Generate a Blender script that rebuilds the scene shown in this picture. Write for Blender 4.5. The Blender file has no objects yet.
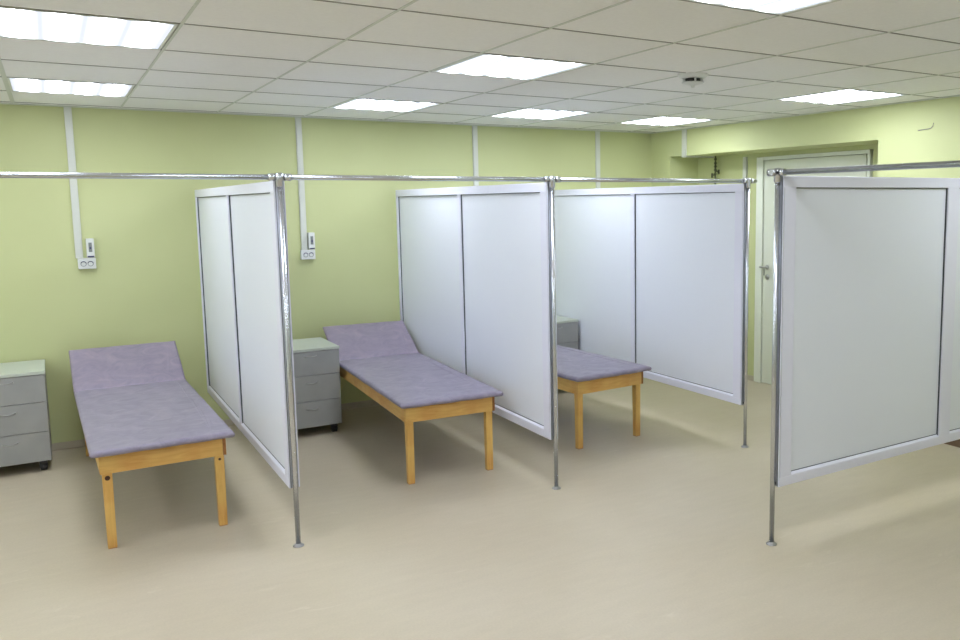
import bpy, bmesh, math, random
from mathutils import Vector, Matrix
random.seed(4)
S = bpy.context.scene
COL = S.collection
PI = math.pi

# ------------------------------------------------------------------ materials
def mat(name, color, rough=.5, metal=0., spec=.5):
    m = bpy.data.materials.new(name); m.use_nodes = True
    b = m.node_tree.nodes['Principled BSDF']
    b.inputs['Base Color'].default_value = (*color, 1)
    b.inputs['Roughness'].default_value = rough
    b.inputs['Metallic'].default_value = metal
    b.inputs['Specular IOR Level'].default_value = spec
    return m

def nodes(m):
    nt = m.node_tree
    return nt, nt.nodes, nt.links, nt.nodes['Principled BSDF']

def mottled(name, c0, c1, scale, rough=.5, stretch=(1, 1, 1), detail=6, bump=0., c2=None, lo=.35, hi=.65, spec=.5, distort=.0):
    m = mat(name, c0, rough, 0, spec)
    nt, N, L, b = nodes(m)
    tc = N.new('ShaderNodeTexCoord'); mp = N.new('ShaderNodeMapping'); mp.inputs['Scale'].default_value = stretch
    n = N.new('ShaderNodeTexNoise'); n.inputs['Scale'].default_value = scale; n.inputs['Detail'].default_value = detail
    n.inputs['Distortion'].default_value = distort
    r = N.new('ShaderNodeValToRGB')
    r.color_ramp.elements[0].position = lo; r.color_ramp.elements[0].color = (*c0, 1)
    r.color_ramp.elements[1].position = hi; r.color_ramp.elements[1].color = (*c1, 1)
    L.new(tc.outputs['Object'], mp.inputs['Vector']); L.new(mp.outputs[0], n.inputs['Vector'])
    L.new(n.outputs['Fac'], r.inputs['Fac']); L.new(r.outputs[0], b.inputs['Base Color'])
    if bump:
        bp = N.new('ShaderNodeBump'); bp.inputs['Strength'].default_value = bump; bp.inputs['Distance'].default_value = .01
        L.new(n.outputs['Fac'], bp.inputs['Height']); L.new(bp.outputs[0], b.inputs['Normal'])
    return m

def lin(r, g, b):
    f = lambda c: (c/255/12.92) if c/255 <= .04045 else ((c/255+.055)/1.055)**2.4
    return (f(r), f(g), f(b))

M = {}
M['wall'] = mottled('green_paint', lin(199, 205, 149), lin(203, 209, 154), 1.3, .62, bump=.02, detail=3)
M['bounce_wall'] = mottled('pale_bounce', lin(232, 234, 226), lin(236, 238, 231), 1.3, .62, detail=3)  # invented pale tone for the unseen walls, bounces light onto the ceiling
M['niche'] = mottled('green_paint_recess', lin(199, 205, 149), lin(203, 209, 154), 1.3, .62, detail=3)
M['ceil'] = mottled('ceiling_tile', lin(245, 245, 243), lin(248, 248, 246), 60, .9, detail=3, bump=.05, spec=.2)
M['tbar'] = mat('ceiling_grid_bar', lin(150, 148, 140), .55)
M['tbar_main'] = mat('ceiling_main_bar', lin(212, 216, 206), .5)
M['angle'] = mat('wall_angle', lin(205, 210, 195), .5)
M['pvc'] = mat('white_pvc', lin(232, 233, 246), .32)
M['infill'] = mat('white_laminate', lin(234, 238, 246), .42)
M['gasket'] = mat('dark_gasket', lin(70, 76, 82), .5)
M['chrome'] = mat('chrome', (.62, .64, .67), .26, 1.)
M['alu'] = mat('brushed_aluminium', (.60, .62, .68), .38, .8)
M['flange'] = mat('dull_steel', (.34, .34, .33), .4, .9)
M['trunk'] = mat('white_trunking', lin(214, 217, 206), .4)
M['white'] = mat('white_plastic', lin(226, 229, 224), .35)
M['darkblue'] = mat('dark_blue_plastic', lin(50, 52, 92), .4)
M['black'] = mat('black_plastic', lin(28, 28, 30), .45)
M['grey_label'] = mat('grey_label', lin(130, 135, 130), .5)
M['dresser'] = mottled('grey_melamine', lin(155, 157, 154), lin(162, 163, 160), 6, .42, detail=3)
M['dresser_top'] = mat('pale_grey_top', lin(196, 203, 190), .38)
M['dresser_edge'] = mat('drawer_gap', lin(70, 72, 72), .6)
M['handle'] = mat('satin_nickel', (.45, .45, .43), .35, .9)
M['door'] = mat('door_paint', lin(224, 228, 210), .45)
M['doorframe'] = mat('door_frame_paint', lin(234, 238, 222), .45)
M['brown'] = mottled('brown_skirting', lin(110, 88, 70), lin(128, 104, 82), 5, .5)
M['skirt'] = mottled('pale_skirting', lin(190, 182, 160), lin(198, 190, 170), 5, .5)
M['pipe'] = mat('old_pipe', lin(84, 88, 58), .6)

# vinyl floor: beige, softly mottled with faint lengthwise streaks
def floor_mat():
    m = mat('vinyl_floor', lin(206, 195, 168), .42, 0, .45)
    nt, N, L, b = nodes(m)
    tc = N.new('ShaderNodeTexCoord')
    def noise(scale, st, det, lo, hi):
        mp = N.new('ShaderNodeMapping'); mp.inputs['Scale'].default_value = st
        n = N.new('ShaderNodeTexNoise'); n.inputs['Scale'].default_value = scale; n.inputs['Detail'].default_value = det
        L.new(tc.outputs['Object'], mp.inputs['Vector']); L.new(mp.outputs[0], n.inputs['Vector'])
        r = N.new('ShaderNodeMapRange'); r.inputs[1].default_value = .3; r.inputs[2].default_value = .7
        r.inputs[3].default_value = lo; r.inputs[4].default_value = hi
        L.new(n.outputs['Fac'], r.inputs[0]); return r.outputs[0]
    a = noise(1.1, (1, 1, 1), 4, .0, 1)
    c = noise(14, (.35, 1.5, 1), 5, .975, 1.02)
    d = noise(90, (1, 1, 1), 2, .97, 1.03)
    mix = N.new('ShaderNodeMix'); mix.data_type = 'RGBA'
    mix.inputs[6].default_value = (*lin(188, 176, 152), 1); mix.inputs[7].default_value = (*lin(195, 184, 162), 1)
    L.new(a, mix.inputs[0])
    mu = N.new('ShaderNodeMath'); mu.operation = 'MULTIPLY'; L.new(c, mu.inputs[0]); L.new(d, mu.inputs[1])
    hs = N.new('ShaderNodeHueSaturation'); L.new(mix.outputs[2], hs.inputs['Color']); L.new(mu.outputs[0], hs.inputs['Value'])
    # pale scuffs
    n2 = N.new('ShaderNodeTexNoise'); n2.inputs['Scale'].default_value = 3.2; n2.inputs['Detail'].default_value = 8; n2.inputs['Distortion'].default_value = 1.6
    mp = N.new('ShaderNodeMapping'); mp.inputs['Scale'].default_value = (.8, 2.4, 1); mp.inputs['Rotation'].default_value = (0, 0, .5)
    L.new(tc.outputs['Object'], mp.inputs['Vector']); L.new(mp.outputs[0], n2.inputs['Vector'])
    r2 = N.new('ShaderNodeMapRange'); r2.inputs[1].default_value = .66; r2.inputs[2].default_value = .74; r2.inputs[3].default_value = 0; r2.inputs[4].default_value = .22
    L.new(n2.outputs['Fac'], r2.inputs[0])
    m2 = N.new('ShaderNodeMix'); m2.data_type = 'RGBA'; L.new(r2.outputs[0], m2.inputs[0]); L.new(hs.outputs[0], m2.inputs[6])
    m2.inputs[7].default_value = (*lin(222, 214, 196), 1)
    L.new(m2.outputs[2], b.inputs['Base Color'])
    rr = N.new('ShaderNodeMapRange'); rr.inputs[3].default_value = .36; rr.inputs[4].default_value = .48
    L.new(n2.outputs['Fac'], rr.inputs[0]); L.new(rr.outputs[0], b.inputs['Roughness'])
    return m
M['floor'] = floor_mat()

def wood_mat(name='beech_wood', st=(2, 2, 14)):
    m = mat(name, lin(206, 166, 84), .4, 0, .45)
    nt, N, L, b = nodes(m)
    tc = N.new('ShaderNodeTexCoord'); mp = N.new('ShaderNodeMapping'); mp.inputs['Scale'].default_value = st
    n = N.new('ShaderNodeTexNoise'); n.inputs['Scale'].default_value = 4; n.inputs['Detail'].default_value = 6; n.inputs['Distortion'].default_value = .6
    n2 = N.new('ShaderNodeTexNoise'); n2.inputs['Scale'].default_value = 4.5; n2.inputs['Detail'].default_value = 2
    r = N.new('ShaderNodeValToRGB')
    r.color_ramp.elements[0].position = .35; r.color_ramp.elements[0].color = (*lin(212, 164, 82), 1)
    r.color_ramp.elements[1].position = .66; r.color_ramp.elements[1].color = (*lin(230, 188, 104), 1)
    r2 = N.new('ShaderNodeValToRGB')
    r2.color_ramp.elements[0].position = .42; r2.color_ramp.elements[0].color = (*lin(232, 194, 116), 1)
    r2.color_ramp.elements[1].position = .6; r2.color_ramp.elements[1].color = (*lin(214, 150, 86), 1)
    L.new(tc.outputs['Object'], mp.inputs['Vector']); L.new(mp.outputs[0], n.inputs['Vector']); L.new(tc.outputs['Object'], n2.inputs['Vector'])
    L.new(n.outputs['Fac'], r.inputs['Fac']); L.new(n2.outputs['Fac'], r2.inputs['Fac'])
    mx = N.new('ShaderNodeMix'); mx.data_type = 'RGBA'; mx.inputs[0].default_value = .38
    L.new(r.outputs[0], mx.inputs[6]); L.new(r2.outputs[0], mx.inputs[7]); L.new(mx.outputs[2], b.inputs['Base Color'])
    return m
M['wood'] = wood_mat()
M['wood_leg'] = wood_mat('beech_leg', (16, 16, 1.6))
M['wood_end'] = mottled('wood_end_grain', lin(150, 98, 48), lin(172, 118, 62), 30, .5)
M['bolt'] = mat('dark_bolt', lin(84, 50, 34), .45)
M['wood_bare'] = mottled('leg_bottom', lin(182, 128, 84), lin(200, 150, 100), 30, .6)

def vinyl(name, a, b_, c):
    m = mat(name, a, .4, 0, .5)
    nt, N, L, b = nodes(m)
    tc = N.new('ShaderNodeTexCoord')
    n = N.new('ShaderNodeTexNoise'); n.inputs['Scale'].default_value = 7; n.inputs['Detail'].default_value = 9; n.inputs['Distortion'].default_value = 1.4; n.inputs['Roughness'].default_value = .65
    mp = N.new('ShaderNodeMapping'); mp.inputs['Scale'].default_value = (1, 1.2, 1)
    L.new(tc.outputs['Object'], mp.inputs['Vector']); L.new(mp.outputs[0], n.inputs['Vector'])
    r = N.new('ShaderNodeValToRGB')
    r.color_ramp.elements[0].position = .34; r.color_ramp.elements[0].color = (*a, 1)
    r.color_ramp.elements[1].position = .68; r.color_ramp.elements[1].color = (*c, 1)
    e = r.color_ramp.elements.new(.5); e.color = (*b_, 1)
    L.new(n.outputs['Fac'], r.inputs['Fac']); L.new(r.outputs[0], b.inputs['Base Color'])
    bp = N.new('ShaderNodeBump'); bp.inputs['Strength'].default_value = .12; bp.inputs['Distance'].default_value = .004
    L.new(n.outputs['Fac'], bp.inputs['Height']); L.new(bp.outputs[0], b.inputs['Normal'])
    return m
M['vinyl'] = vinyl('lavender_vinyl', lin(134, 127, 146), lin(146, 139, 157), lin(160, 151, 167))
M['vinyl_head'] = vinyl('lavender_vinyl_headrest', lin(138, 129, 147), lin(149, 139, 157), lin(163, 148, 164))

LIGHT_STRENGTH = 15.0
def light_mat():
    m = bpy.data.materials.new('lamp_diffuser'); m.use_nodes = True
    nt = m.node_tree; N = nt.nodes; L = nt.links; N.clear()
    out = N.new('ShaderNodeOutputMaterial'); em = N.new('ShaderNodeEmission')
    em.inputs['Color'].default_value = (.90, .955, 1.08, 1)
    tc = N.new('ShaderNodeTexCoord'); sp = N.new('ShaderNodeSeparateXYZ'); L.new(tc.outputs['Object'], sp.inputs[0])
    # four fluorescent tubes glow through the prismatic sheet
    m1 = N.new('ShaderNodeMath'); m1.operation = 'MULTIPLY'; m1.inputs[1].default_value = 2*PI/.15
    L.new(sp.outputs['X'], m1.inputs[0])
    c = N.new('ShaderNodeMath'); c.operation = 'COSINE'; L.new(m1.outputs[0], c.inputs[0])
    mr = N.new('ShaderNodeMapRange'); mr.inputs[1].default_value = 1; mr.inputs[2].default_value = -1
    mr.inputs[3].default_value = 0; mr.inputs[4].default_value = 1
    pw = N.new('ShaderNodeMath'); pw.operation = 'POWER'; pw.inputs[1].default_value = 1.6
    ma = N.new('ShaderNodeMath'); ma.operation = 'MULTIPLY_ADD'; ma.inputs[1].default_value = LIGHT_STRENGTH*2.25; ma.inputs[2].default_value = 1.12
    L.new(c.outputs[0], mr.inputs[0]); L.new(mr.outputs[0], pw.inputs[0]); L.new(pw.outputs[0], ma.inputs[0]); L.new(ma.outputs[0], em.inputs['Strength']); L.new(em.outputs[0], out.inputs[0])
    return m
M['lamp'] = light_mat()

# ------------------------------------------------------------------ geometry helpers
class G:
    """collects shapes for ONE mesh"""
    def __init__(s): s.bm = bmesh.new(); s.mats = []
    def mi(s, m):
        if m not in s.mats: s.mats.append(m)
        return s.mats.index(m)
    def box(s, x0, x1, y0, y1, z0, z1, m=None, bev=0., seg=2):
        v = [s.bm.verts.new(c) for c in ((x0,y0,z0),(x1,y0,z0),(x1,y1,z0),(x0,y1,z0),(x0,y0,z1),(x1,y0,z1),(x1,y1,z1),(x0,y1,z1))]
        fs = [s.bm.faces.new([v[i] for i in q]) for q in ((0,3,2,1),(4,5,6,7),(0,1,5,4),(1,2,6,5),(2,3,7,6),(3,0,4,7))]
        if bev:
            es = list({e for f in fs for e in f.edges})
            r = bmesh.ops.bevel(s.bm, geom=es, offset=bev, segments=seg, profile=.6, affect='EDGES')
            fs = [f for f in r['faces']] + [f for f in fs if f.is_valid]
        if m is not None:
            i = s.mi(m)
            for f in fs:
                if f.is_valid: f.material_index = i
        return s
    def tube(s, p0, p1, r, n=20, r1=None, m=None):
        p0, p1 = Vector(p0), Vector(p1); d = p1-p0; r1 = r if r1 is None else r1
        q = d.to_track_quat('Z', 'Y').to_matrix()
        A = []; B = []
        for i in range(n):
            a = 2*PI*i/n; o = q @ Vector((math.cos(a), math.sin(a), 0))
            A.append(s.bm.verts.new(p0+o*r)); B.append(s.bm.verts.new(p1+o*r1))
        k = s.mi(m) if m is not None else 0
        for i in range(n):
            f = s.bm.faces.new((A[i], A[(i+1) % n], B[(i+1) % n], B[i])); f.smooth = True; f.material_index = k
        f = s.bm.faces.new(A[::-1]); f.material_index = k; f = s.bm.faces.new(B); f.material_index = k
        return s
    def path(s, pts, r, n=10):
        pts = [Vector(p) for p in pts]
        rings = []
        for i, p in enumerate(pts):
            t = (pts[min(i+1, len(pts)-1)]-pts[max(i-1, 0)]).normalized()
            q = t.to_track_quat('Z', 'Y').to_matrix()
            rings.append([s.bm.verts.new(p+q@Vector((math.cos(2*PI*k/n)*r, math.sin(2*PI*k/n)*r, 0))) for k in range(n)])
        for a, b in zip(rings, rings[1:]):
            # align rings to avoid twists
            off = min(range(n), key=lambda o: (a[0].co-b[o].co).length)
            b[:] = b[off:]+b[:off]
            for k in range(n):
                f = s.bm.faces.new((a[k], a[(k+1) % n], b[(k+1) % n], b[k])); f.smooth = True
        s.bm.faces.new(rings[0][::-1]); s.bm.faces.new(rings[-1])
        return s
    def lathe(s, c, prof, n=28, m=None, axis='Z'):
        rings = []
        for r, h in prof:
            ring = []
            for k in range(n):
                a = 2*PI*k/n; x, y = math.cos(a)*max(r, 1e-5), math.sin(a)*max(r, 1e-5)
                p = (x, y, h) if axis == 'Z' else ((h, x, y) if axis == 'X' else (x, h, y))
                ring.append(s.bm.verts.new(Vector(c)+Vector(p)))
            rings.append(ring)
        k_ = s.mi(m) if m is not None else 0
        for a, b in zip(rings, rings[1:]):
            for k in range(n):
                f = s.bm.faces.new((a[k], a[(k+1) % n], b[(k+1) % n], b[k])); f.smooth = True; f.material_index = k_
        for q in (rings[0][::-1], rings[-1]):
            f = s.bm.faces.new(q); f.material_index = k_
        return s
    def done(s, name, m=None, parent=None, rnd=False):
        bmesh.ops.recalc_face_normals(s.bm, faces=s.bm.faces)
        me = bpy.data.meshes.new(name); s.bm.to_mesh(me); s.bm.free()
        if s.mats:
            for x in s.mats: me.materials.append(M[x])
        else: me.materials.append(M[m])
        o = bpy.data.objects.new(name, me); COL.objects.link(o)
        if parent: o.parent = parent
        return o

def thing(name, label, cat, loc=(0, 0, 0), rz=0., group=None):
    o = bpy.data.objects.new(name, None); COL.objects.link(o)
    o.empty_display_size = .1
    o.location = loc; o.rotation_euler = (0, 0, rz); tag(o, label, cat, group); return o
def tag(o, label, cat, group=None):
    o['label'] = label; o['category'] = cat
    if group: o['group'] = group
    return o
def struct(o): o['kind'] = 'structure'; return o
def copy_tree(o, parent=None):
    c = o.copy(); COL.objects.link(c)
    if parent: c.parent = parent
    for ch in [x for x in bpy.data.objects if x.parent == o and x is not c]: copy_tree(ch, c)
    return c

# ------------------------------------------------------------------ room shell
ZC = 2.54                      # ceiling height
XR, XN = 4.70, 5.08            # right wall face, back of the niche
XL, YN = -3.0, -8.7            # invented left and behind-camera walls, set close so their bounce lifts the ceiling
NY0, NY1, NZ = -.32, -2.95, 2.275

struct(G().box(XL-.2, XN+.2, YN-.2, .2, -.12, 0).done('floor', 'floor'))
struct(G().box(XL-.2, XR, 0, .2, 0, 2.85).done('wall_back', 'wall'))
struct(G().box(XL-.2, XL, YN, 0, 0, 2.85).done('wall_left_unseen', 'bounce_wall'))  # unseen, added pale and near as a reflector
struct(G().box(XL-.2, XN+.2, YN-.2, YN, 0, 2.85).done('wall_front_unseen', 'bounce_wall'))  # unseen behind the camera, invented to send light back into the room
g = G()
g.box(XR, XN+.2, NY0, .2, 0, 2.85)                    # pier in the corner
g.box(XR, XN+.2, NY1, NY0, NZ, 2.85)                  # beam above the recess
g.box(XR, XN+.2, YN, NY1, 0, 2.85)                    # rest of the wall
g.box(XN, XN+.2, -1.225, NY0, 0, NZ)                  # recess back, left of the door
g.box(XN, XN+.2, NY1, -2.60, 0, NZ)                   # recess back, right of the door
g.box(XN, XN+.2, -2.60, -1.225, 2.235, NZ)            # strip above the door
struct(g.done('wall_right', 'wall'))

# skirting
struct(G().box(XL, XR, -.012, 0, 0, .055, bev=.004).done('baseboard_back', 'skirt'))
struct(G().box(XR-.014, XR, -7.5, NY1-.3, 0, .07, bev=.003).done('baseboard_right', 'brown'))
struct(G().box(XN-.012, XN, -1.225, NY0, 0, .05, bev=.003).done('baseboard_recess', 'skirt'))

# suspended ceiling: recessed tiles on a grid of bars
PX, PY = .664, .676
X0, Y0 = -.948, -.778
xs = [X0+PX*i for i in range(-6, 10)]
ys = [Y0-PY*j for j in range(-2, 15)]
LAMPS = [(0, 0, 'ceiling light in the row by the back wall, nearest the left edge'),
         (3, 0, 'ceiling light by the back wall, the second from the left, above the second couch'),
         (5, 0, 'ceiling light by the back wall, the third from the left, above the third couch'),
         (7, 0, 'ceiling light by the back wall in the far right corner above the niche'),
         (0, 3, 'large ceiling light with four bright tube bands at the top left'),
         (3, 3, 'ceiling light in the middle of the ceiling, one row nearer than the back row'),
         (7, 3, 'ceiling light close to the right wall above the door'),
         (3, 6, 'ceiling light cut off by the top edge, nearest the camera'),
         ]
EXTRA = [(0, 6), (-3, 0), (-3, 3), (-3, 6), (7, 6), (3, 9)]
cells = {(i, j) for i, j, _ in LAMPS} | set(EXTRA)
g = G()
# tiles as a slab with holes left for lamps, each tile slightly set back behind the bars
for i in range(-6, 10):
    for j in range(-2, 15):
        if (i, j) in cells: continue
        xa, xb = X0+PX*i, X0+PX*(i+1); yb, ya = Y0-PY*j, Y0-PY*(j+1)
        xa, xb = max(xa, XL), min(xb, XR+.01); ya, yb = max(ya, YN), min(yb, .0)
        if xb-xa < .02 or yb-ya < .02: continue
        g.box(xa, xb, ya, yb, ZC+.003, ZC+.02)
g.box(XL, XR, YN, 0, ZC+.12, ZC+.14)
struct(g.done('ceiling', 'ceil'))
g = G()
for y in ys:
    if YN < y < -.01: g.box(XL, XR, y-.0035, y+.0035, ZC, ZC+.01)
struct(g.done('trim_1', 'tbar'))
g = G()
for k, x in enumerate(xs):
    w = .012 if k < 7 else .006
    if XL < x < XR: g.box(x-w, x+w, YN, 0, ZC-.0005, ZC+.01)
struct(g.done('trim_2', 'tbar_main'))
g = G()
g.box(XL, XR, -.02, 0, ZC-.006, ZC+.01); g.box(XR-.02, XR, YN, -.02, ZC-.006, ZC+.01)
struct(g.done('trim_3', 'angle'))

# ceiling lights
def make_light(label, group=None):
    t = thing('ceiling_light', label, 'ceiling light', group=group)
    a, b = PX/2-.012, PY/2-.012
    g = G()
    for q in ((-a, a, -b, -b+.012), (-a, a, b-.012, b), (-a, -a+.012, -b+.012, b-.012), (a-.012, a, -b+.012, b-.012)):
        g.box(q[0], q[1], q[2], q[3], -.003, .07)
    g.box(-a+.012, a-.012, -b+.012, b-.012, .055, .07)
    g.done('housing', 'white', t)
    G().box(-a+.012, a-.012, -b+.012, b-.012, .0, .006).done('diffuser', 'lamp', t)
    return t
proto = None
def put_light(i, j, label, group=None):
    global proto
    if proto is None: o = proto = make_light(label, group)
    else: o = copy_tree(proto)
    o.location = (X0+PX*(i+.5), Y0-PY*(j+.5), ZC+.002)
    o['label'] = label
    return o
for i, j, lab in LAMPS: put_light(i, j, 'square white recessed '+lab if len(lab.split()) < 12 else lab, None)
for i, j in EXTRA:
    o = put_light(i, j, 'square recessed ceiling light outside the picture, over the rest of the ward'); o['group'] = 'ceiling lights over the rest of the ward'

# ------------------------------------------------------------------ partitions
YR, ZR, ZT, ZB = -2.848, 1.95, 1.933, .314
T = .055
def make_partition(label, loc, rz, lens, mw):
    """screen runs along local +Y from a chrome pole at the origin"""
    t = thing('partition_screen', label, 'partition', loc, rz)
    y0 = .02; w = .062; w1 = .088
    ends = [y0]
    for L_ in lens: ends.append(ends[-1]+L_)
    tot = ends[-1]
    g = G()
    h = T/2
    for z0, z1 in ((ZB, ZB+w-.01), (ZT-w+.004, ZT)):
        g.box(-h, h, y0, tot, z0, z1, bev=.004)
    g.box(-h, h, y0+.006, y0+w1, ZB+w-.012, ZT-w+.006, bev=.004); g.box(-h, h, tot-w*.75, tot, ZB+w-.012, ZT-w+.006, bev=.004)
    g.done('frame', 'pvc', t)
    # inserts and middle posts
    for k in range(len(lens)):
        a = ends[k] + (w1 if k == 0 else mw/2); b = ends[k+1] - (mw/2 if k < len(lens)-1 else w*.75)
        za, zb = ZB+w-.01, ZT-w+.004
        bd = G(); bm = bd.bm
        for sx in (-1, 1):
            vv = [bm.verts.new(c) for c in ((sx*.011, a, za-.003), (sx*.0268, a, za-.003), (sx*.0262, a, za+.0015), (sx*.011, a, za+.013),
                                            (sx*.011, b, za-.003), (sx*.0268, b, za-.003), (sx*.0262, b, za+.0015), (sx*.011, b, za+.013))]
            for q in ((0,1,2,3),(7,6,5,4),(0,4,5,1),(1,5,6,2),(2,6,7,3),(3,7,4,0)): bm.faces.new([vv[i] for i in q])
        bead = bd.done('glazing_bead', 'pvc', None)
        p = G().box(-.011, .011, a-.004, b+.004, za-.003, zb+.003).done('infill_panel', 'infill', t)
        gk = G()
        for sx in (-1, 1):
            q0, q1 = (.0112, .019) if sx > 0 else (-.019, -.0112)
            gk.box(q0, q1, a-.002, a+.004, za, zb); gk.box(q0, q1, b-.004, b+.002, za, zb)
            gk.box(q0, q1, a, b, zb-.0045, zb+.002); gk.box(*((.0112, .0135) if sx > 0 else (-.0135, -.0112)), a, b, za+.0122, za+.0158)
        gk.done('gasket', 'gasket', p); bead.parent = p
        if k < len(lens)-1:
            G().box(-h, h, b, b+mw, za-.002, zb+.002, bev=.004).done('mullion', 'pvc', t)
    # aluminium channel closing the end of the screen next to the pole
    g = G(); g.box(-h+.001, h-.001, y0-.001, y0+.005, ZB+.002, ZT-.002, 'alu')
    for xx in (-.0245, .0245): g.box(xx-.003, xx+.003, y0-.004, y0-.0005, ZB+.002, ZT-.002, 'pvc')
    for xx in (-.0175, .0175): g.box(xx-.0013, xx+.0013, y0-.0025, y0-.0005, ZB+.002, ZT-.002, 'gasket')
    g.done('edge_channel', None, t)
    # pole with floor flange, clips and a clamp that grips the rail
    po = G().tube((0, 0, .006), (0, 0, ZR-.018), .0132).done('pole', 'chrome', t)
    G().lathe((0, 0, 0), [(.029, 0), (.029, .003), (.024, .006), (.0165, .008), (.016, .014), (.0135, .015)]).done('base_flange', 'flange', po)
    g = G(); g.lathe((0, 0, 0), [(.0145, ZR-.05), (.019, ZR-.046), (.019, ZR-.02), (.022, ZR-.016), (.022, ZR+.014), (.015, ZR+.022)])
    g.done('clamp', 'chrome', po)
    for z in (ZB+.01, ):
        G().box(-.006, .006, .011, y0-.0005, z, z+.014).done('clip', 'black', po)
    return t
parts = []
pl = 2.74
X1, X2, X3 = .205, 1.803, 3.415
p1 = make_partition('tall white two-panel screen on chrome pole between the left and middle couches', (X1, YR, 0), math.radians(-.1), [1.365, 1.41], .056)
p2 = copy_tree(p1); p2.location = (X2, YR, 0); p2.rotation_euler = (0, 0, math.radians(-.8)); p2['label'] = 'white two-panel screen right of the middle couch, hiding most of the third couch'
p3 = copy_tree(p1); p3.location = (X3, YR-.01, 0); p3.rotation_euler = (0, 0, 0); p3['label'] = 'white two-panel screen farthest back, standing right of the third couch'
p4 = make_partition('large white screen facing the camera at the right edge, on the nearest chrome pole', (2.305, -4.245, 0), -PI/2, [1.413, .9], .107)

# rails
g = G()
g.tube((-2.99, YR, ZR), (X1-.03, YR, ZR), .0135); g.tube((X1+.03, YR, ZR), (X2-.03, YR, ZR), .0135)
g.tube((X2+.03, YR, ZR), (X3+.075, YR-.01, ZR), .0135)
for x in (X1, X2):
    g.tube((x-.055, YR, ZR), (x-.023, YR, ZR), .0185); g.tube((x+.023, YR, ZR), (x+.055, YR, ZR), .0185); g.tube((x-.024, YR, ZR), (x+.024, YR, ZR), .0155)
g.tube((X3-.055, YR-.01, ZR), (X3-.023, YR-.01, ZR), .0185); g.tube((X3+.023, YR-.01, ZR), (X3+.05, YR-.01, ZR), .0185)
tag(g.done('curtain_rail', 'chrome'), 'long chrome curtain rail running across the fronts of the three couch bays', 'curtain rail')
g = G()
g.tube((2.30, -4.19, ZR), (2.30, -8.69, ZR), .0135)
g.tube((2.30, -4.222, ZR), (2.30, -4.19, ZR), .0185); g.tube((2.30, -4.30, ZR), (2.30, -4.268, ZR), .0185)
g.tube((2.26, -4.245, ZR), (2.29, -4.245, ZR), .0165)
tag(g.done('curtain_rail', 'chrome'), 'chrome curtain rail coming forward above the screen at the right edge', 'curtain rail')

# ------------------------------------------------------------------ couches
def pad_mesh(x0, x1, y0, y1, t, nx=14, ny=34, seed=0):
    """upholstered slab: soft rounded rim, faint unevenness"""
    g = G(); bm = g.bm
    rnd = random.Random(seed)
    r = t*.5
    def ring(inset, z):
        pts = []
        for i in range(nx): pts.append((x0+inset+(x1-x0-2*inset)*i/nx, y0+inset))
        for j in range(ny): pts.append((x1-inset, y0+inset+(y1-y0-2*inset)*j/ny))
        for i in range(nx): pts.append((x1-inset-(x1-x0-2*inset)*i/nx, y1-inset))
        for j in range(ny): pts.append((x0+inset, y1-inset-(y1-y0-2*inset)*j/ny))
        return [bm.verts.new((x, y, z+.0012*math.sin(x*31+y*17))) for x, y in pts]
    rings = [ring(.02, 0)]
    for k in range(7):
        a = -PI/2+PI*k/6
        rings.append(ring(r*(1-math.cos(a)) , r+r*math.sin(a)))
    rings.append(ring(.03, t+.001)); rings.append(ring(.07, t+.0015))
    for a, b in zip(rings, rings[1:]):
        n = len(a)
        for k in range(n):
            f = bm.faces.new((a[k], a[(k+1) % n], b[(k+1) % n], b[k])); f.smooth = True
    f = bm.faces.new(rings[-1]); f = bm.faces.new(rings[0][::-1])
    return g

front_legs = []
def make_couch(label, loc, rz):
    # origin: floor under the middle of the foot end; the couch runs along +Y
    t = thing('examination_couch', label, 'couch', loc, rz, None)
    W = .309; L_ = 2.13; za, zb = .415, .518
    G().box(-W+.001, W-.019, 0, .019, za, zb, bev=.002).done('apron', 'wood', t)
    G().box(-W+.02, W-.02, L_-.02, L_, za, zb, bev=.002).done('apron', 'wood', t)
    G().box(-W-.0, -W+.019, .0195, L_, za, zb, bev=.002).done('apron', 'wood', t)
    g = G(); g.box(W-.0185, W, .0003, L_, za, zb, 'wood', bev=.002); g.box(W-.0175, W-.001, -.0002, .0012, za+.001, zb-.001, 'wood_end')
    g.done('apron', None, t)
    for sx in (-1, 1):
        for y in (.0205, L_-.1):
            x = sx*(W-.034)
            g = G(); bm = g.bm
            a, b = .024, .0215
            vs = []
            for z, q, dx in ((.003, b, 0), (za+.07, a, 0)):
                for c in ((-q, 0), (q, 0), (q, 2*q), (-q, 2*q)): vs.append(bm.verts.new((x+c[0], y+c[1], z)))
            for q in ((0, 3, 2, 1), (4, 5, 6, 7), (0, 1, 5, 4), (1, 2, 6, 5), (2, 3, 7, 6), (3, 0, 4, 7)): bm.faces.new([vs[i] for i in q])
            bmesh.ops.bevel(bm, geom=list(bm.edges), offset=.003, segments=2, affect='EDGES')
            leg = g.done('leg', 'wood_leg', t)
            G().box(x-.0205, x+.0205, y+.001, y+.042, 0, .0035).done('foot_pad', 'wood_bare', leg)
            if y < .1: front_legs.append(leg)
    p = pad_mesh(-.350, .350, -.052, 1.69, .036, seed=1)
    o = p.done('padded_top', 'vinyl', t); o.location = (0, 0, zb+.001)
    p = pad_mesh(-.350, .350, 0, .50, .036, seed=2)
    o = p.done('headrest', 'vinyl_head', t); o.location = (0, 1.70, zb+.001); o.rotation_euler = (math.radians(28), 0, 0)
    for sx in (-1, 1):   # wooden props holding the headrest up
        G().box(sx*.24-.012, sx*.24+.012, 2.045, 2.07, za+.04, zb+.165).done('headrest_prop', 'wood', t)
    return t
c1 = make_couch('lavender padded wooden couch with raised head, leftmost, beside the cut-off grey cabinet', (-.354, -2.345, 0), math.radians(1.0))
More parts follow.
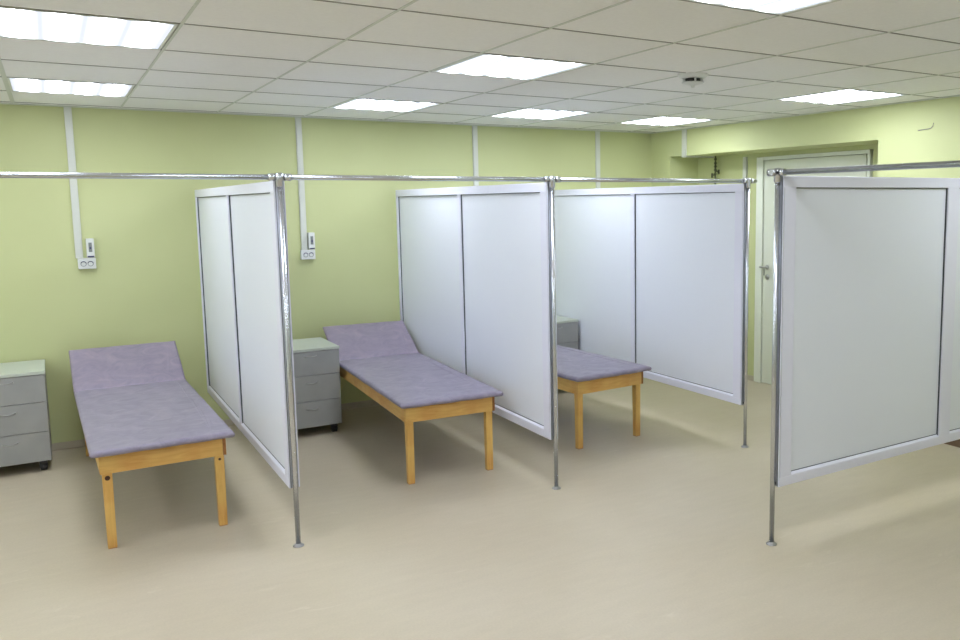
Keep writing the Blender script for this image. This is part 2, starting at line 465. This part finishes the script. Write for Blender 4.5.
c2 = copy_tree(c1); c2.location = (1.341, -2.285, 0); c2.rotation_euler = (0, 0, math.radians(-2.9))
c2['label'] = 'lavender padded wooden couch in the middle bay, head beside the fully visible grey cabinet'
c3 = copy_tree(c1); c3.location = (2.663, -2.215, 0); c3.rotation_euler = (0, 0, math.radians(3.7))
c3['label'] = 'lavender padded wooden couch in the third bay, only its foot end showing behind a screen'

for leg_, sx, r in ((front_legs[0], -1, .0125), (front_legs[1], 1, .007)):
    G().lathe((sx*.275, .0195, .415-.02-r*.6), [(.0001, -.004), (r*.55, -.004), (r*.6, -.002), (r, -.0025), (r, .002)], axis='Y', n=20).done('bolt', 'bolt', leg_)

# ------------------------------------------------------------------ drawer cabinets
def make_cabinet(label, loc, rz=0):
    # origin: floor under the front right corner; x to the left is negative, y goes back
    t = thing('drawer_cabinet', label, 'drawer cabinet', loc, rz)
    w, d, h = .45, .54, .70
    g = G()
    g.box(-w, -w+.016, .018, d, .075, h-.02); g.box(-.016, 0, .018, d, .075, h-.02)
    g.box(-w+.016, -.016, .03, d, .075, .095); g.box(-w+.016, -.016, d-.01, d, .095, h-.02)
    g.done('body', 'dresser', t)
    G().box(-w+.017, -.017, .02, .028, .08, h-.022).done('shadow_gap', 'dresser_edge', t)
    G().box(-w-.003, .003, -.004, d, h-.02, h, bev=.002).done('top', 'dresser_top', t)
    for k, (za, zb) in enumerate(((.078, .280), (.284, .486), (.490, .676))):
        dr = G().box(-w+.001, -.001, 0, .0175, za, zb, bev=.0015).done('drawer', 'dresser', t)
        zc = (.222, .431, .641)[k]; cx = -w/2
        pts = [(cx+.045*u, -.001-.022*math.cos(u*PI/2)**.7 if abs(u) < .999 else 0, zc+.002-.004*math.cos(u*PI/2)) for u in [i/8-1 for i in range(17)]]
        gg = G().path(pts, .0036)
        for sx in (-1, 1): gg.lathe((cx+sx*.045, -.0005, zc+.002), [(.0065, -.003), (.0065, .001)], axis='Y', n=14)
        gg.done('handle', 'handle', dr)
    for x in (-w+.05, -.05):
        for y in (.06, d-.06):
            cs = G(); cs.lathe((x, y, .028), [(.02, -.021), (.028, -.018), (.028, .018), (.02, .021)], axis='X', n=20)
            cs.box(x-.024, x+.024, y-.02, y+.02, .05, .0752); cs.box(x-.0245, x-.0215, y-.012, y+.012, .02, .06); cs.box(x+.0215, x+.0245, y-.012, y+.012, .02, .06)
            cs.done('caster', 'black', t)
    return t
d1 = make_cabinet('grey three-drawer cabinet on black casters cut off by the left edge', (-.893, -.570, 0))
d2 = copy_tree(d1); d2.location = (1.060, -.742, 0); d2.rotation_euler = (0, 0, 0); d2['label'] = 'grey three-drawer cabinet between the first screen and the middle couch'
d3 = copy_tree(d1); d3.location = (3.374, -.60, 0); d3.rotation_euler = (0, 0, math.radians(0)); d3['label'] = 'grey drawer cabinet behind the third couch, only its top right corner showing'

# ------------------------------------------------------------------ cable ducts, sockets, breakers
trunks = [(-.622, 1.43, 'white vertical cable duct on the wall above the leftmost couch'),
          (1.012, 1.43, 'white vertical cable duct on the wall just right of the first screen'),
          (2.622, 1.43, 'white cable duct on the back wall rising above the second screen'),
          (4.002, 1.43, 'thin white cable duct on the back wall rising above the third screen, nearest the corner')]
def make_trunk(lab, x):
    g = G(); g.box(-.024, .024, -.02, 0, 1.43, ZC-.006, bev=.002); g.box(-.019, .019, -.0225, -.019, 1.43, ZC-.006)
    o = g.done('cable_duct', 'trunk'); o.location = (x, -.0005, 0); tag(o, lab, 'cable duct'); return o
tr = make_trunk(trunks[0][2], trunks[0][0])
for x, z, lab in trunks[1:]:
    c = tr.copy(); COL.objects.link(c); c.location = (x, -.0005, 0); c['label'] = lab
def make_socket(lab, x):
    t = thing('wall_socket', lab, 'power socket', (x, -.001, 0))
    G().box(-.017-.058+.058, .098, -.046, 0, 1.35, 1.4295, bev=.004).done('housing', 'white', t)
    for cx in (.018, .063):
        s_ = G(); s_.lathe((cx, -.0465, 1.388), [(.019, .003), (.019, -.002), (.016, -.003), (.0155, .001), (.0001, .001)], axis='Y', n=24)
        s_.done('outlet', 'grey_label', t)
        h_ = G()
        for k in range(7):
            a = PI*(.1+.8*k/7); b = PI*(.1+.8*(k+1)/7)
            h_.tube((cx+.0175*math.cos(a), -.0495, 1.388+.0175*math.sin(a)), (cx+.0175*math.cos(b), -.0495, 1.388+.0175*math.sin(b)), .0028, 8)
        h_.done('outlet_shade', 'darkblue', t)
    return t
s1 = make_socket('white double socket box under the trunk above the leftmost couch', -.618)
s2 = copy_tree(s1); s2.location = (.994, -.001, 0); s2['label'] = 'white double socket box under the trunk just right of the first screen'
def make_breaker(lab, x):
    t = thing('breaker_box', lab, 'switch box', (x, -.001, 0))
    G().box(0, .05, -.05, 0, 1.4335, 1.575, bev=.003).done('cover', 'white', t)
    G().box(.014, .036, -.0525, -.0495, 1.475, 1.545, bev=.001).done('window', 'grey_label', t)
    g = G(); g.box(.020, .030, -.058, -.052, 1.497, 1.512); g.done('lever', 'darkblue', t)
    G().box(.004, .046, -.0515, -.0495, 1.436, 1.446).done('label_strip', 'darkblue', t)
    return t
b1 = make_breaker('small white switch box beside the trunk above the leftmost couch', -.574)
b2 = copy_tree(b1); b2.location = (1.042, -.001, 0); b2['label'] = 'small white switch box beside the trunk just right of the first screen'

# trunk on the beam of the right wall, turning under the beam
g = G(); g.box(XR-.02, XR-.0005, -.60, -.54, NZ-.02, ZC-.006, bev=.002); g.box(XR-.02, XN-.005, -.585, -.555, NZ-.016, NZ-.0005)
tag(g.done('cable_duct', 'trunk'), 'short white cable duct on the beam at the left end of the door niche', 'cable duct')
# conduit in the recess
g = G(); g.box(XN-.03, XN-.0005, -1.09, -1.045, 0.052, NZ-.03, bev=.004)
tag(g.done('conduit', 'trunk'), 'thin white vertical conduit in the niche left of the door frame', 'conduit')
# old pipe stub with valves
t = thing('heating_pipe', 'thin old green pipe with two valve stubs high in the niche left of the door', 'pipe', (XN-.05, -.66, 0))
g = G(); g.tube((0, 0, .0), (0, 0, NZ-.002), .009, 12)
for z in (2.24, 2.20, 2.165, 2.13, 2.09): g.tube((0, 0, z-.008), (0, 0, z+.008), .016, 12)
g.done('pipe', 'pipe', t)
for sy, z in ((1, 2.08), (-1, 2.115)):
    g = G(); g.tube((-.0, sy*.008, z), (-.0, sy*.05, z), .007, 10); g.tube((0, sy*.05, z-.028), (0, sy*.05, z+.018), .011, 12)
    g.done('valve', 'pipe', t)

# ------------------------------------------------------------------ door in the recess
door = bpy.data.objects.new('door_1', None); COL.objects.link(door); struct(door); door.location = (XN, 0, 0)
g = G()
g.box(-.018, .06, -1.318, -1.228, 0, 2.23, bev=.003); g.box(-.012, .06, -2.575, -1.318, 2.2, 2.232); g.box(-.004, .06, -2.575, -2.545, 0, 2.2)
g.done('door_frame', 'doorframe', door)
G().box(.06, .2, -2.595, -1.23, 0, 2.234).done('door_backing', 'pipe', door)
leaf = G().box(-.008, .035, -2.535, -1.328, .008, 2.195, bev=.003).done('door_leaf', 'door', door)
g = G(); g.lathe((-.010, -1.39, 1.165), [(.024, .0), (.024, -.006), (.018, -.009), (.009, -.012), (.009, -.045)], axis='X', n=20)
g.path([(-.052, -1.39, 1.165), (-.055, -1.37, 1.166), (-.055, -1.33, 1.165)], .008)
g.path([(-.052, -1.39, 1.165), (-.055, -1.41, 1.166), (-.055, -1.44, 1.165)], .007)
g.done('door_handle', 'handle', door)
G().lathe((-.010, -1.39, 1.068), [(.026, .0), (.026, -.006), (.016, -.012), (.0001, -.012)], axis='X', n=20).done('lock_cylinder', 'handle', door)
G().box(-.0135, -.0075, -1.352, -1.336, 1.08, 1.15).done('latch_plate', 'handle', door)

# cable end left on the right wall
g = G().path([(XR-.004, -3.44, 2.365), (XR-.010, -3.438, 2.342), (XR-.013, -3.425, 2.328), (XR-.010, -3.40, 2.324), (XR-.006, -3.36, 2.322), (XR-.0035, -3.31, 2.320)], .003)
tag(g.done('cable_end', 'tbar'), 'short loose end of thin cable on the green wall at top right', 'cable')

# smoke detector
t = thing('smoke_detector', 'round smoke detector with dark slots on the ceiling', 'smoke detector', (2.41, -3.45, ZC))
G().lathe((0, 0, 0), [(.088, .005), (.088, -.006), (.078, -.016), (.06, -.022)]).done('base', 'white', t)
G().lathe((0, 0, 0), [(.045, -.02), (.045, -.04), (.040, -.042)]).done('slot_ring', 'black', t)
g = G(); g.lathe((0, 0, 0), [(.066, -.043), (.06, -.050), (.035, -.056), (.012, -.060), (.010, -.072), (.0001, -.073)])
for k in range(4):
    a = PI/4+PI/2*k+.35
    g.tube((.055*math.cos(a), .055*math.sin(a), -.018), (.055*math.cos(a), .055*math.sin(a), -.046), .006, 8)
g.done('sensor_cap', 'white', t)

# ------------------------------------------------------------------ world, camera
w = bpy.data.worlds.new('World'); S.world = w; w.use_nodes = True
w.node_tree.nodes['Background'].inputs[0].default_value = (.8, .85, .9, 1)
w.node_tree.nodes['Background'].inputs[1].default_value = .2

cam = bpy.data.cameras.new('Camera'); co = bpy.data.objects.new('Camera', cam); COL.objects.link(co)
F, yaw, pitch, roll = 835.786, math.radians(32.865), math.radians(-6.673), math.radians(-.515)
fw = Vector((math.sin(yaw)*math.cos(pitch), math.cos(yaw)*math.cos(pitch), math.sin(pitch)))
rt = Vector((math.cos(yaw), -math.sin(yaw), 0)); up = rt.cross(fw)
c_, s_ = math.cos(roll), math.sin(roll)
r2 = rt*c_+up*s_; u2 = up*c_-rt*s_
co.matrix_world = Matrix(((r2.x, u2.x, -fw.x, -.79), (r2.y, u2.y, -fw.y, -7.31), (r2.z, u2.z, -fw.z, 1.809), (0, 0, 0, 1)))
cam.sensor_fit = 'HORIZONTAL'; cam.sensor_width = 36; cam.lens = F/960*36
cam.shift_x = -112.873/960; cam.shift_y = -19.869/960
cam.clip_start = .05
S.camera = co
S.view_settings.view_transform = 'Standard'; S.view_settings.look = 'None'
S.view_settings.gamma = 1; S.view_settings.use_curve_mapping = False
S.view_settings.exposure = -.2
